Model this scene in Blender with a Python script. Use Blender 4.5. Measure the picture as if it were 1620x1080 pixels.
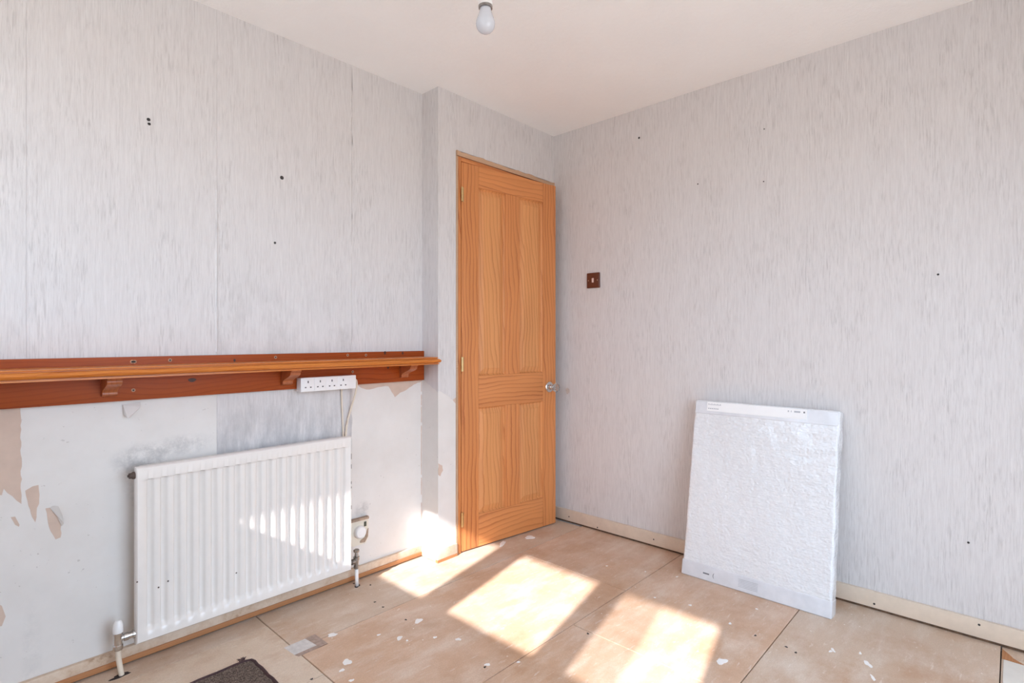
import bpy, bmesh, math, random
from mathutils import Vector, Matrix, noise
random.seed(7)
for o in list(bpy.data.objects): bpy.data.objects.remove(o)
sc = bpy.context.scene
COL = sc.collection

# ------------------------------------------------------------------ camera
FPX, HY, YAW = 858.344, 535.43, 0.7491
CAM = Vector((-2.5717, -2.0518, 1.0789))
cd = bpy.data.cameras.new('camera'); cam = bpy.data.objects.new('camera', cd); COL.objects.link(cam)
cd.sensor_width = 36; cd.lens = FPX / 1620 * 36; cd.shift_y = (HY - 540) / 1620; cd.clip_start = .02
cam.location = CAM; cam.rotation_euler = (math.pi / 2, 0, YAW - math.pi / 2)
sc.camera = cam

# ------------------------------------------------------------------ light: sky, sun, exposure
SKY_STRENGTH, SUN_STRENGTH, EXPOSURE = 9.0, 15.0, 0.25
w = bpy.data.worlds.new('sky'); sc.world = w; w.use_nodes = True
nt = w.node_tree; nt.nodes.clear()
out = nt.nodes.new('ShaderNodeOutputWorld'); bg = nt.nodes.new('ShaderNodeBackground')
tc = nt.nodes.new('ShaderNodeTexCoord'); sx = nt.nodes.new('ShaderNodeSeparateXYZ')
rp = nt.nodes.new('ShaderNodeValToRGB')
rp.color_ramp.elements[0].position = .47; rp.color_ramp.elements[0].color = (.43, .43, .43, 1)   # ground beyond the window
rp.color_ramp.elements[1].position = .53; rp.color_ramp.elements[1].color = (.625, .795, 1.0, 1)    # hazy sky
mp = nt.nodes.new('ShaderNodeMapRange'); mp.inputs[1].default_value = -1; mp.inputs[2].default_value = 1
nt.links.new(tc.outputs['Generated'], sx.inputs[0]); nt.links.new(sx.outputs[2], mp.inputs[0])
nt.links.new(mp.outputs[0], rp.inputs[0]); nt.links.new(rp.outputs[0], bg.inputs[0]); nt.links.new(bg.outputs[0], out.inputs[0])
bg.inputs[1].default_value = SKY_STRENGTH
ld = bpy.data.lights.new('sun', 'SUN'); ld.energy = SUN_STRENGTH; ld.color = (1, .955, .945); ld.angle = math.radians(.75)
sun = bpy.data.objects.new('sun', ld); COL.objects.link(sun)
SUN = Vector((1, .234, -.646)).normalized()
sun.rotation_euler = SUN.to_track_quat('-Z', 'Y').to_euler(); sun.location = (-6, -2, 5)
pd = bpy.data.lights.new('window_portal', 'AREA'); pd.shape = 'RECTANGLE'; pd.size = 1.76; pd.size_y = .98
pd.cycles.is_portal = True
po = bpy.data.objects.new('window_portal', pd); COL.objects.link(po); po.location = (-3.09, -1.01, 1.585)
po.rotation_euler = Vector((1, 0, 0)).to_track_quat('-Z', 'Z').to_euler()
BX0_, BX1_, BZ0_, BZ1_ = -2.4, -.8, .06, 1.97   # unseen rear opening, added to let in more daylight
pd2 = pd.copy(); pd2.size = BX1_ - BX0_; pd2.size_y = BZ1_ - BZ0_
po2 = bpy.data.objects.new('window_portal', pd2); COL.objects.link(po2); po2.location = ((BX0_ + BX1_) / 2, -2.84, (BZ0_ + BZ1_) / 2)  # portal at the added rear opening
po2.rotation_euler = Vector((0, 1, 0)).to_track_quat('-Z', 'Z').to_euler()
vs = sc.view_settings; vs.view_transform = 'Standard'; vs.look = 'None'; vs.gamma = 1; vs.exposure = EXPOSURE
vs.use_curve_mapping = False
sc.cycles.max_bounces = 14; sc.cycles.diffuse_bounces = 9; sc.cycles.transparent_max_bounces = 12
sc.cycles.caustics_reflective = False; sc.cycles.caustics_refractive = False
sc.cycles.sample_clamp_indirect = 8

# ------------------------------------------------------------------ geometry helpers
def ray(u, v):
    k = (u - 810) / FPX
    return Vector((math.cos(YAW) + math.sin(YAW) * k, math.sin(YAW) - math.cos(YAW) * k, (HY - v) / FPX))
def hit(u, v, ax, val):
    d = ray(u, v); t = (val - CAM[ax]) / d[ax]; return CAM + d * t
def box(bm, a, b, bev=0, seg=2):
    r = bmesh.ops.create_cube(bm, size=1)
    vsx = r['verts']
    for v in vsx:
        v.co = Vector([(a[i] + b[i]) / 2 + v.co[i] * (b[i] - a[i]) for i in range(3)])
    if bev:
        es = list({e for v in vsx for e in v.link_edges})
        bmesh.ops.bevel(bm, geom=es, offset=bev, segments=seg, affect='EDGES', profile=.6)
def prism(bm, pts, off, both=False):
    """closed polygon of Vectors extruded by vector off"""
    n = len(pts)
    A = [bm.verts.new(p) for p in pts]; B = [bm.verts.new(Vector(p) + off) for p in pts]
    bm.faces.new(A); bm.faces.new(list(reversed(B)))
    for i in range(n):
        bm.faces.new([A[i], B[i], B[(i + 1) % n], A[(i + 1) % n]][::-1])
    bmesh.ops.recalc_face_normals(bm, faces=bm.faces[:])
def lathe(bm, prof, M, n=24):
    """prof list of (r, h) revolved about local z, M places it"""
    rings = []
    for r, h in prof:
        if r < 1e-6: rings.append([bm.verts.new(M @ Vector((0, 0, h)))])
        else: rings.append([bm.verts.new(M @ Vector((r * math.cos(2 * math.pi * i / n), r * math.sin(2 * math.pi * i / n), h))) for i in range(n)])
    for a, b in zip(rings, rings[1:]):
        for i in range(n):
            j = (i + 1) % n
            if len(a) == 1 and len(b) == 1: continue
            if len(a) == 1: bm.faces.new([a[0], b[i], b[j]])
            elif len(b) == 1: bm.faces.new([a[i], b[0], a[j]][::-1])
            else: bm.faces.new([a[i], b[i], b[j], a[j]])
    if len(rings[0]) > 1: bm.faces.new(rings[0])
    if len(rings[-1]) > 1: bm.faces.new(rings[-1][::-1])
    bmesh.ops.recalc_face_normals(bm, faces=bm.faces[:])
def tube(bm, pts, r, n=10):
    pts = [Vector(p) for p in pts]; rings = []
    for i, p in enumerate(pts):
        t = (pts[min(i + 1, len(pts) - 1)] - pts[max(i - 1, 0)]).normalized()
        a = t.cross(Vector((0, 0, 1)))
        if a.length < .2: a = t.cross(Vector((0, 1, 0)))
        a.normalize(); b = t.cross(a)
        rr = r[i] if isinstance(r, (list, tuple)) else r
        rings.append([bm.verts.new(p + a * rr * math.cos(2 * math.pi * k / n) + b * rr * math.sin(2 * math.pi * k / n)) for k in range(n)])
    for A, B in zip(rings, rings[1:]):
        for k in range(n): bm.faces.new([A[k], B[k], B[(k + 1) % n], A[(k + 1) % n]])
    bm.faces.new(rings[0]); bm.faces.new(rings[-1][::-1])
    bmesh.ops.recalc_face_normals(bm, faces=bm.faces[:])
def spline(pts, n=8):
    pts = [Vector(p) for p in pts]; P = [pts[0]] + pts + [pts[-1]]; o = []
    for i in range(1, len(P) - 2):
        for k in range(n):
            t = k / n; a, b, c, d = P[i - 1], P[i], P[i + 1], P[i + 2]
            o.append(.5 * ((2 * b) + (c - a) * t + (2 * a - 5 * b + 4 * c - d) * t * t + (3 * b - a - 3 * c + d) * t ** 3))
    return o + [pts[-1]]
def obj(name, bm, m, parent=None, smooth=False, label=None, cat=None, kind=None, group=None):
    me = bpy.data.meshes.new(name); bm.to_mesh(me); bm.free()
    if m: me.materials.append(m)
    if smooth:
        for p in me.polygons: p.use_smooth = True
        if smooth != 'all': me.set_sharp_from_angle(angle=math.radians(38))
    o = bpy.data.objects.new(name, me); COL.objects.link(o)
    if parent: o.parent = parent
    return tag(o, label, cat, kind, group)
def tag(o, label=None, cat=None, kind=None, group=None):
    if label: o['label'] = label
    if cat: o['category'] = cat
    if kind: o['kind'] = kind
    if group: o['group'] = group
    return o
def empty(name, loc, rz=0, **k):
    o = bpy.data.objects.new(name, None); COL.objects.link(o); o.location = loc; o.rotation_euler = (0, 0, rz)
    o.empty_display_size = .05
    return tag(o, **k)
def bxo(name, a, b, m, parent=None, bev=0, **k):
    bm = bmesh.new(); box(bm, a, b, bev); return obj(name, bm, m, parent, smooth=bool(bev), **k)

# ------------------------------------------------------------------ material helpers
class N:
    def __init__(s, name):
        s.m = bpy.data.materials.new(name); s.m.use_nodes = True; s.t = s.m.node_tree
        s.b = s.t.nodes['Principled BSDF']; s.co = None
    def n(s, ty, **k):
        x = s.t.nodes.new(ty)
        for a, b in k.items(): setattr(x, a, b)
        return x
    def l(s, a, b): s.t.links.new(a, b)
    def coord(s):
        if not s.co: s.co = s.n('ShaderNodeTexCoord').outputs['Object']
        return s.co
    def mapped(s, scale, loc=(0, 0, 0), src=None, rot=(0, 0, 0)):
        x = s.n('ShaderNodeMapping'); x.inputs['Scale'].default_value = scale; x.inputs['Location'].default_value = loc
        x.inputs['Rotation'].default_value = rot
        s.l(src or s.coord(), x.inputs[0]); return x.outputs[0]
    def noise(s, vec, scale=1, detail=3, rough=.55, dist=0):
        x = s.n('ShaderNodeTexNoise'); s.l(vec, x.inputs['Vector']); x.inputs['Scale'].default_value = scale
        x.inputs['Detail'].default_value = detail; x.inputs['Roughness'].default_value = rough; x.inputs['Distortion'].default_value = dist
        return x.outputs['Fac']
    def ramp(s, f, *st):
        x = s.n('ShaderNodeValToRGB'); s.l(f, x.inputs[0]); e = x.color_ramp.elements
        while len(e) < len(st): e.new(.5)
        for q, (p, c) in zip(e, st):
            q.position = p; q.color = (*c, 1) if isinstance(c, tuple) else (c, c, c, 1)
        return x.outputs[0]
    def mix(s, f, a, b, mode='MIX'):
        x = s.n('ShaderNodeMix', data_type='RGBA', blend_type=mode)
        for sock, val in ((x.inputs['Factor'], f), (x.inputs['A'], a), (x.inputs['B'], b)):
            if hasattr(val, 'is_linked'): s.l(val, sock)
            elif isinstance(val, tuple): sock.default_value = (*val, 1)
            else: sock.default_value = val
        return x.outputs['Result']
    def math(s, op, a, b=0, clamp=False):
        x = s.n('ShaderNodeMath', operation=op, use_clamp=clamp)
        for sock, val in zip(x.inputs, (a, b)):
            if hasattr(val, 'is_linked'): s.l(val, sock)
            else: sock.default_value = val
        return x.outputs[0]
    def sep(s, v=None):
        x = s.n('ShaderNodeSeparateXYZ'); s.l(v or s.coord(), x.inputs[0]); return x.outputs
    def mr(s, v, a, b, c=0, d=1):
        x = s.n('ShaderNodeMapRange', interpolation_type='SMOOTHSTEP'); s.l(v, x.inputs[0])
        for i, q in enumerate((a, b, c, d)): x.inputs[i + 1].default_value = q
        return x.outputs[0]
    def bump(s, h, strength, dist=.002):
        x = s.n('ShaderNodeBump'); x.inputs['Strength'].default_value = strength; x.inputs['Distance'].default_value = dist
        s.l(h, x.inputs['Height']); s.l(x.outputs[0], s.b.inputs['Normal'])
    def fin(s, col=None, rough=.5, metal=0, coat=0, spec=.5):
        if col is not None:
            if isinstance(col, tuple): s.b.inputs['Base Color'].default_value = (*col, 1)
            else: s.l(col, s.b.inputs['Base Color'])
        if hasattr(rough, 'is_linked'): s.l(rough, s.b.inputs['Roughness'])
        else: s.b.inputs['Roughness'].default_value = rough
        s.b.inputs['Metallic'].default_value = metal; s.b.inputs['Coat Weight'].default_value = coat
        s.b.inputs['Specular IOR Level'].default_value = spec
        return s.m
def plain(name, col, rough=.5, metal=0, var=.06, coat=0, sc_=25):
    k = N(name); f = k.noise(k.coord(), sc_, 4)
    lo = tuple(c * (1 - var) for c in col); hi = tuple(min(1, c * (1 + var)) for c in col)
    return k.fin(k.ramp(f, (.3, lo), (.7, hi)), rough, metal, coat)

WP_HI, WP_LO, WP_DASH = (.718, .698, .692), (.632, .607, .602), (.41, .39, .385)
def wallpaper(name, mould=False):
    k = N(name); c = k.coord()
    f1 = k.noise(k.mapped((120, 120, 7)), 1, 4, .65, .3)
    f2 = k.noise(k.mapped((330, 330, 16)), 1, 3, .6)
    f3 = k.noise(k.mapped((200, 200, 15), (3, 7, 1)), 1, 4, .62, .4)
    big = k.noise(k.mapped((13, 13, 3.2)), 1, 3)
    ton = k.noise(k.mapped((2.2, 2.2, 1.1), (4, 4, 4)), 1, 2)
    col = k.mix(k.ramp(f1, (.30, 0.), (.70, 1.)), WP_LO, WP_HI)
    col = k.mix(k.math('MULTIPLY', k.ramp(f2, (.48, 0.), (.75, 1.)), .30), col, WP_DASH)
    mask = k.math('MULTIPLY', k.ramp(f3, (.50, 0.), (.66, 1.)), k.ramp(big, (.38, .08), (.64, .58)))
    col = k.mix(mask, col, WP_DASH)
    col = k.mix(k.ramp(ton, (.35, 0.), (.65, .12)), col, (.62, .56, .52))
    if mould:
        x, y, z = k.sep()
        g = k.noise(k.mapped((22, 22, 6)), 1, 5, .7)
        m2 = k.math('MULTIPLY', k.mr(z, .90, .62), k.ramp(g, (.38, 0.), (.72, .85)))
        col = k.mix(m2, col, (.34, .34, .36))
        g2 = k.noise(k.mapped((9, 9, 5), (1, 1, 2)), 1, 5, .7)
        m3 = k.math('MULTIPLY', k.mr(z, 1.45, 1.05), k.ramp(g2, (.45, 0.), (.70, .45)))
        col = k.mix(m3, col, (.40, .38, .37))
    h = k.math('ADD', f1, k.math('MULTIPLY', f2, .7))
    k.bump(h, .40, .003)
    return k.fin(col, .62, spec=.35)
def lining(name, blobs=()):
    k = N(name); f = k.noise(k.coord(), 6, 4, .6)
    col = k.ramp(f, (.3, (.68, .645, .61)), (.7, (.745, .715, .685)))
    sp = k.noise(k.coord(), 60, 3, .6)
    col = k.mix(k.ramp(sp, (.70, 0.), (.74, .55)), col, (.42, .38, .35))
    if blobs:
        x, y, z = k.sep(); g = k.noise(k.coord(), 28, 6, .75); g2 = k.noise(k.coord(), 90, 3, .7)
        for bx, bz, rx, rz, s in blobs:
            dx = k.math('DIVIDE', k.math('SUBTRACT', x, bx), rx); dz = k.math('DIVIDE', k.math('SUBTRACT', z, bz), rz)
            d = k.math('ADD', k.math('MULTIPLY', dx, dx), k.math('MULTIPLY', dz, dz))
            m = k.math('MULTIPLY', k.mr(d, 1, 0), k.math('MULTIPLY', k.ramp(g, (.38, 0.), (.62, 1.)), s))
            col = k.mix(m, col, (.30, .29, .29))
    k.bump(f, .15, .004)
    return k.fin(col, .55)

def pine(name, light, dark, grain='Z', ring=26., tilt=.06, rough=.38, coat=0., knots=False, cent=.10, spec=.4):
    """growth rings cut lengthwise: rings about an axis that runs nearly along the grain"""
    k = N(name); c = k.coord()
    oi = k.n('ShaderNodeObjectInfo'); r = oi.outputs['Random']
    cx = k.n('ShaderNodeCombineXYZ')
    for i, q in enumerate((.13, .17, 3.1)): k.l(k.math('MULTIPLY', r, q), cx.inputs[i])
    add = k.n('ShaderNodeVectorMath', operation='ADD'); k.l(c, add.inputs[0]); k.l(cx.outputs[0], add.inputs[1])
    rot = {'Z': (0, 0, 0), 'X': (0, math.pi / 2, 0)}[grain]
    v = k.mapped((1, 1, 1), (0, 0, 0), add.outputs[0], rot)
    wob = k.n('ShaderNodeTexNoise'); k.l(k.mapped((6, 6, 1.7), (0, 0, 0), v), wob.inputs['Vector']); wob.inputs['Scale'].default_value = 1; wob.inputs['Detail'].default_value = 2
    sub = k.n('ShaderNodeVectorMath', operation='SUBTRACT'); k.l(wob.outputs['Color'], sub.inputs[0]); sub.inputs[1].default_value = (.5, .5, .5)
    scl = k.n('ShaderNodeVectorMath', operation='MULTIPLY'); k.l(sub.outputs[0], scl.inputs[0]); scl.inputs[1].default_value = (.115, .07, .1)
    ad2 = k.n('ShaderNodeVectorMath', operation='ADD'); k.l(v, ad2.inputs[0]); k.l(scl.outputs[0], ad2.inputs[1])
    v2 = k.mapped((1, 1, 1), (.02, cent, 0), ad2.outputs[0], (tilt, tilt * .6, 0))
    wv = k.n('ShaderNodeTexWave', wave_type='RINGS', rings_direction='Z', wave_profile='SAW'); k.l(v2, wv.inputs['Vector'])
    wv.inputs['Scale'].default_value = ring; wv.inputs['Distortion'].default_value = .6; wv.inputs['Detail'].default_value = 2; wv.inputs['Detail Scale'].default_value = 3
    fib = k.noise(k.mapped((420, 420, 9), (0, 0, 0), v), 1, 3)
    ton = k.noise(k.mapped((9, 9, .8), (0, 0, 0), v), 1, 2)
    f = k.ramp(wv.outputs['Fac'], (.0, .05), (.62, .25), (.9, 1.), (1., .15))
    amp = k.noise(k.mapped((14, 14, 1.6), (2, 5, 1), v), 1, 3)
    col = k.mix(k.math('MULTIPLY', f, k.ramp(amp, (.30, .45), (.62, 1.))), light, dark)
    col = k.mix(k.math('MULTIPLY', fib, .28), col, dark)
    col = k.mix(k.ramp(ton, (.35, 0.), (.65, .35)), col, tuple(min(1, q * 1.25) for q in light))
    if knots:
        vo = k.n('ShaderNodeTexVoronoi'); k.l(k.mapped((2.3, 9, 9), (.4, .1, .35)), vo.inputs['Vector']); vo.inputs['Scale'].default_value = 1
        km = k.ramp(vo.outputs['Distance'], (.09, 1.), (.16, 0.))
        col = k.mix(km, col, (.045, .012, .006))
    k.bump(wv.outputs['Fac'], .06, .001)
    return k.fin(col, rough, coat=coat, spec=spec)

def chipboard(name, base, hi, warm):
    k = N(name); c = k.coord()
    oi = k.n('ShaderNodeObjectInfo'); 
    ton = k.noise(c, 2.2, 4, .6); st = k.noise(k.mapped((4, 11, 4)), 1, 5, .65); sp = k.noise(c, 210, 3, .7)
    col = k.mix(k.ramp(ton, (.35, 0.), (.68, 1.)), base, warm)
    col = k.mix(k.ramp(st, (.46, 0.), (.66, .75)), col, hi)
    col = k.mix(k.ramp(sp, (.40, .30), (.62, 0.)), col, tuple(q * .62 for q in base))
    dk = k.noise(k.mapped((3, 3, 3), (5, 2, 0)), 1, 5, .7)
    col = k.mix(k.ramp(dk, (.46, 0.), (.68, .65)), col, (.44, .25, .14))
    # small splashes of white paint
    vo = k.n('ShaderNodeTexVoronoi'); k.l(k.mapped((24, 24, 1)), vo.inputs['Vector']); vo.inputs['Scale'].default_value = 1; vo.inputs['Randomness'].default_value = 1
    dens = k.noise(c, 3.5, 2); rg = k.noise(c, 120, 2)
    d = k.math('ADD', vo.outputs['Distance'], k.math('MULTIPLY', rg, .10))
    spot = k.math('MULTIPLY', k.ramp(d, (.095, 1.), (.12, 0.)), k.ramp(dens, (.44, 0.), (.54, .85)))
    col = k.mix(spot, col, (.86, .83, .79))
    # scuffs
    sc_ = k.noise(k.mapped((14, 55, 1), (2, 1, 0)), 1, 4, .7)
    col = k.mix(k.ramp(sc_, (.60, 0.), (.70, .55)), col, (.74, .66, .59))
    k.bump(sp, .12, .001)
    return k.fin(col, k.ramp(ton, (.3, .42), (.7, .6)), spec=.4)

M = {}
M['wallpaper'] = wallpaper('wallpaper'); M['wallpaper_mould'] = wallpaper('wallpaper_mould', True)
M['lining'] = lining('lining_paper', [(-2.075, .665, .11, .07, .55), (-1.95, .70, .12, .045, .45), (-2.10, .60, .04, .10, .3), (-2.36, .12, .03, .2, .16), (-1.23, .30, .05, .05, .5)])
M['lining_plain'] = lining('lining_paper_plain')
M['plaster'] = plain('bare_plaster', (.60, .46, .375), .8, var=.05)
def ceiling_mat():
    k = N('artex_ceiling'); f = k.noise(k.coord(), 55, 4, .6); g = k.noise(k.coord(), 3, 2)
    k.bump(f, .45, .006); return k.fin(k.ramp(g, (.3, (.89, .885, .88)), (.7, (.92, .915, .91))), .75)
M['ceiling'] = ceiling_mat()
M['skirting'] = plain('cream_gloss', (.70, .585, .47), .35, var=.05)
def worn(name):
    k = N(name); f = k.noise(k.coord(), 16, 5, .7)
    return k.fin(k.ramp(f, (.42, (.68, .55, .43)), (.60, (.58, .43, .31)), (.72, (.36, .22, .13))), .5)
M['skirting_worn'] = worn('worn_cream_gloss')
M['bare_wood'] = pine('bare_softwood', (.45, .205, .085), (.28, .11, .042), 'X', 60, .03, .6)
M['old_timber'] = pine('old_timber', (.56, .37, .24), (.30, .165, .095), 'X', 60, .05, .75)
M['door_v'] = pine('door_pine_upright', (.66, .265, .088), (.33, .085, .022), 'Z', 13, .05, .45, .0)
M['door_h'] = pine('door_pine_level', (.66, .265, .088), (.33, .085, .022), 'X', 13, .05, .45, .0)
M['door_p'] = pine('door_pine_panel', (.70, .32, .118), (.40, .13, .036), 'Z', 15, .09, .45, .0)
M['shelf'] = pine('varnished_pine', (.34, .066, .009), (.21, .033, .004), 'X', 22, .03, .42, .0, knots=True, spec=.22)
M['shelf_edge'] = pine('varnished_pine_edge', (.58, .19, .032), (.40, .095, .014), 'X', 26, .03, .28, .1)
M['corbel'] = pine('varnished_pine_corbel', (.42, .13, .045), (.27, .07, .022), 'Z', 22, .03, .35, .15)
M['rad'] = plain('white_enamel', (.79, .75, .71), .26, var=.015, coat=.3)
M['rad_chip'] = plain('chipped_metal', (.07, .045, .035), .7, var=.3)
M['chrome'] = plain('chrome', (.62, .61, .60), .18, 1, var=.12)
M['dull_chrome'] = plain('tarnished_chrome', (.34, .32, .30), .32, 1, var=.3, sc_=60)
M['white_plastic'] = plain('white_plastic', (.83, .82, .81), .35, var=.02)
M['cream_plastic'] = plain('cream_plastic', (.74, .68, .57), .4, var=.05)
M['cable'] = plain('cream_cable', (.72, .62, .50), .45, var=.05)
M['dark'] = plain('dark_slot', (.025, .02, .02), .6, var=.2)
M['mortar'] = plain('broken_plaster', (.36, .26, .19), .9, var=.35, sc_=70)
M['brown'] = plain('brown_switch', (.115, .030, .014), .3, var=.06)
M['pink'] = plain('rocker', (.70, .50, .44), .35, var=.04)
M['brass'] = plain('brass', (.72, .52, .25), .3, 1, var=.1)
M['steel'] = plain('screw_steel', (.52, .42, .33), .4, 1, var=.2)
M['countersink'] = plain('countersunk_wood', (.44, .25, .15), .6, var=.2, sc_=200)
M['knot'] = plain('wood_knot', (.055, .014, .006), .5, var=.4, sc_=150)
M['subfloor'] = plain('dark_gap', (.07, .045, .03), .9, var=.3)
M['gap'] = plain('gap_shade', (.13, .075, .045), .9, var=.4, sc_=60)  # dark brown for the shade in the gaps under the skirting
M['chip'] = chipboard('chipboard', (.65, .465, .345), (.76, .63, .52), (.63, .40, .255))
M['chip_pale'] = chipboard('pale_chipboard', (.70, .57, .445), (.75, .635, .515), (.67, .525, .40))
M['chip_grey'] = chipboard('dusty_chipboard', (.62, .485, .375), (.72, .62, .53), (.60, .445, .325))
M['white_board'] = plain('painted_board', (.70, .68, .63), .5, var=.03)
M['tape'] = plain('silver_tape', (.60, .57, .55), .4, var=.12, sc_=50)
M['tape_brown'] = plain('brown_tape', (.36, .26, .21), .6, var=.2, sc_=80)
M['paint'] = plain('white_paint', (.84, .82, .80), .5, var=.04)
M['upvc'] = plain('white_frame', (.80, .80, .79), .35, var=.02)
M['outside'] = plain('sun_cut_paint', (.72, .70, .66), .6, var=.05)
def carpet_mat():
    k = N('brown_carpet'); f = k.noise(k.coord(), 300, 2, .7); g = k.noise(k.coord(), 120, 2)
    k.bump(f, 1., .006)
    return k.fin(k.mix(k.ramp(g, (.4, 0.), (.6, .5)), k.ramp(f, (.42, (.035, .022, .018)), (.60, (.30, .225, .18))), (.15, .105, .08)), .95)
M['carpet'] = carpet_mat(); M['binding'] = plain('carpet_binding', (.060, .030, .032), .9, var=.35, sc_=200)
def glass_mat(name, t):
    k = N(name); tr = k.n('ShaderNodeBsdfTransparent'); tr.inputs[0].default_value = (t, t, t, 1)
    gl = k.n('ShaderNodeBsdfGlossy'); gl.inputs['Roughness'].default_value = .02
    mx = k.n('ShaderNodeMixShader'); mx.inputs[0].default_value = .05
    k.l(tr.outputs[0], mx.inputs[1]); k.l(gl.outputs[0], mx.inputs[2]); k.l(mx.outputs[0], k.t.nodes['Material Output'].inputs[0]); return k.m
M['glass'] = glass_mat('window_glass', .9); M['tint'] = glass_mat('dimming_glass', .74)
def crystal():
    k = N('cut_glass'); k.b.inputs['Transmission Weight'].default_value = .85; k.b.inputs['IOR'].default_value = 1.5
    return k.fin((.72, .74, .73), .05)
M['crystal'] = crystal()
def pearl():
    k = N('pearl_bulb'); k.b.inputs['Subsurface Weight'].default_value = .0
    return k.fin((.60, .625, .68), .22, coat=.4)
M['bulb'] = pearl()
def film():
    k = N('bubble_film'); f = k.noise(k.mapped((60, 60, 60)), 1, 4, .65, 1.2); vo = k.n('ShaderNodeTexVoronoi', feature='SMOOTH_F1')
    k.l(k.mapped((105, 105, 105)), vo.inputs['Vector']); vo.inputs['Scale'].default_value = 1
    st = k.noise(k.mapped((60, 14, 95)), 1, 3, .6)
    h = k.math('ADD', k.math('MULTIPLY', st, 1.2), k.math('MULTIPLY', vo.outputs['Distance'], -.8))
    k.bump(h, .55, .005)
    return k.fin(k.ramp(f, (.3, (.70, .715, .735)), (.7, (.79, .80, .815))), .16, coat=.5)
M['film'] = film()
M['cap'] = plain('grey_wrap_band', (.68, .69, .72), .25, var=.05, coat=.3)
M['label'] = plain('paper_label', (.86, .86, .86), .4, var=.01)
M['print'] = plain('grey_print', (.16, .165, .18), .6, var=.1); M['faint'] = plain('faint_print', (.46, .47, .50), .6, var=.1)

# ------------------------------------------------------------------ room shell
H = 2.30; D = .1244; S = -.8905; XW = -2.975; YB = -2.75
FACE = D + .0016                                   # bare wall behind the paper
def struct(o): o['kind'] = 'structure'; return o
wl = struct(bxo('wall_left', (XW - .12, FACE, -.02), (S + .001, FACE + .1, H), M['lining'], label='papered left wall with torn lower half and bare lining'))
bm = bmesh.new()
JX0, JX1, HZ = -.778, -.045, 2.021
for a, b in (((S, 0, -.02), (JX0, D + .1, H)), ((JX0, 0, HZ), (.0, D + .1, H)), ((JX1, 0, -.02), (.0, D + .1, HZ))): box(bm, a, b)
wd = struct(obj('wall_door', bm, M['lining_plain'], label='wall around the pine door with a short return'))
struct(bxo('wall_hall', (S, D + .1, -.02), (.1, D + .15, H), M['lining_plain'], label='blank hallway wall behind the door'))
wr = struct(bxo('wall_right', (0, YB - .1, -.02), (.1, D + .1, H), M['wallpaper'], label='right wall with streaked pale textured wallpaper'))
BX0, BX1, BZ0, BZ1 = BX0_, BX1_, BZ0_, BZ1_
bm = bmesh.new()
for a, b in (((XW - .12, YB - .1, -.02), (0, YB, BZ0)), ((XW - .12, YB - .1, BZ1), (0, YB, H)), ((XW - .12, YB - .1, BZ0), (BX0, YB, BZ1)), ((BX1, YB - .1, BZ0), (0, YB, BZ1))): box(bm, a, b)
struct(obj('wall_back', bm, M['wallpaper'], label='rear wall with streaked pale wallpaper and an added opening for fill daylight'))
WY0, WY1, WZ0, WZ1 = -1.87, -.15, 1.10, 2.06
bm = bmesh.new()
for a, b in (((XW - .12, YB, -.02), (XW, FACE, WZ0)), ((XW - .12, YB, WZ1), (XW, FACE, H)), ((XW - .12, YB, WZ0), (XW, WY0, WZ1)), ((XW - .12, WY1, WZ0), (XW, FACE, WZ1))): box(bm, a, b)
struct(obj('wall_window', bm, M['wallpaper'], label='wall with the three-light window'))
struct(bxo('ceiling', (XW - .12, YB - .1, H), (.1, D + .15, H + .08), M['ceiling'], label='white textured ceiling'))

# window with three lights (behind the camera's left shoulder)
win = struct(empty('window_1', (XW, (WY0 + WY1) / 2, WZ0)))
win['label'] = 'white framed three-light window with low sun behind it'
def wpart(name, a, b, m): 
    o = bxo(name, a, b, m); o.parent = win; o.matrix_parent_inverse = Matrix.Translation(-win.location); return o
X0, X1 = XW - .05, XW
ZS = 1.165
panes = [(-.668, -.20), (-1.275, -.826), (-1.815, -1.405)]
wpart('sill_rail', (X0, WY0, WZ0), (X1, WY1, ZS), M['upvc']); wpart('head_rail', (X0, WY0, 2.0), (X1, WY1, WZ1), M['upvc'])
ys = [WY1, -.20, -.668, -.826, -1.275, -1.405, -1.815, WY0]
for i in range(0, 8, 2): wpart('mullion', (X0, ys[i + 1], ZS), (X1, ys[i], 2.0), M['upvc'])
for y0, y1 in ((-.668, -.20), (-1.275, -.826), (-1.815, -1.405)): wpart('pane', (XW - .028, y0, ZS), (XW - .022, y1, 2.0), M['glass'])
wpart('added_dim_pane', (XW - .008, -1.575, ZS), (XW - .003, -1.40, 2.0), M['tint'])  # unseen tinted strip, added to dim one edge of a sun patch
w2 = struct(empty('added_rear_door', ((BX0 + BX1) / 2, YB, BZ0))); w2['label'] = 'unseen white framed glazed double door added to brighten the room'  # out of view, added because one window left the walls too dark
def w2part(name, a, b, m):
    o = bxo(name, a, b, m); o.parent = w2; o.matrix_parent_inverse = Matrix.Translation(-w2.location)
for a, b in (((BX0, BZ0), (BX1, BZ0 + .06)), ((BX0, BZ1 - .06), (BX1, BZ1))): w2part('frame_rail', (a[0], YB - .06, a[1]), (b[0], YB - .01, b[1]), M['upvc'])
for x in (BX0, (BX0 + BX1) / 2 - .03, BX1 - .06): w2part('mullion', (x, YB - .06, BZ0 + .06), (x + .06, YB - .01, BZ1 - .06), M['upvc'])
for x in (BX0 + .06, (BX0 + BX1) / 2 + .03): w2part('pane', (x, YB - .038, BZ0 + .06), (x + (BX1 - BX0) / 2 - .09, YB - .032, BZ1 - .06), M['glass'])
ev = struct(empty('added_overhang', (XW - .3, -1, 2.05))); ev['label'] = 'unseen painted overhang added outside the window to trim the sunlight'  # unseen overhang, added to cut off the upper part of the sun
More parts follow.
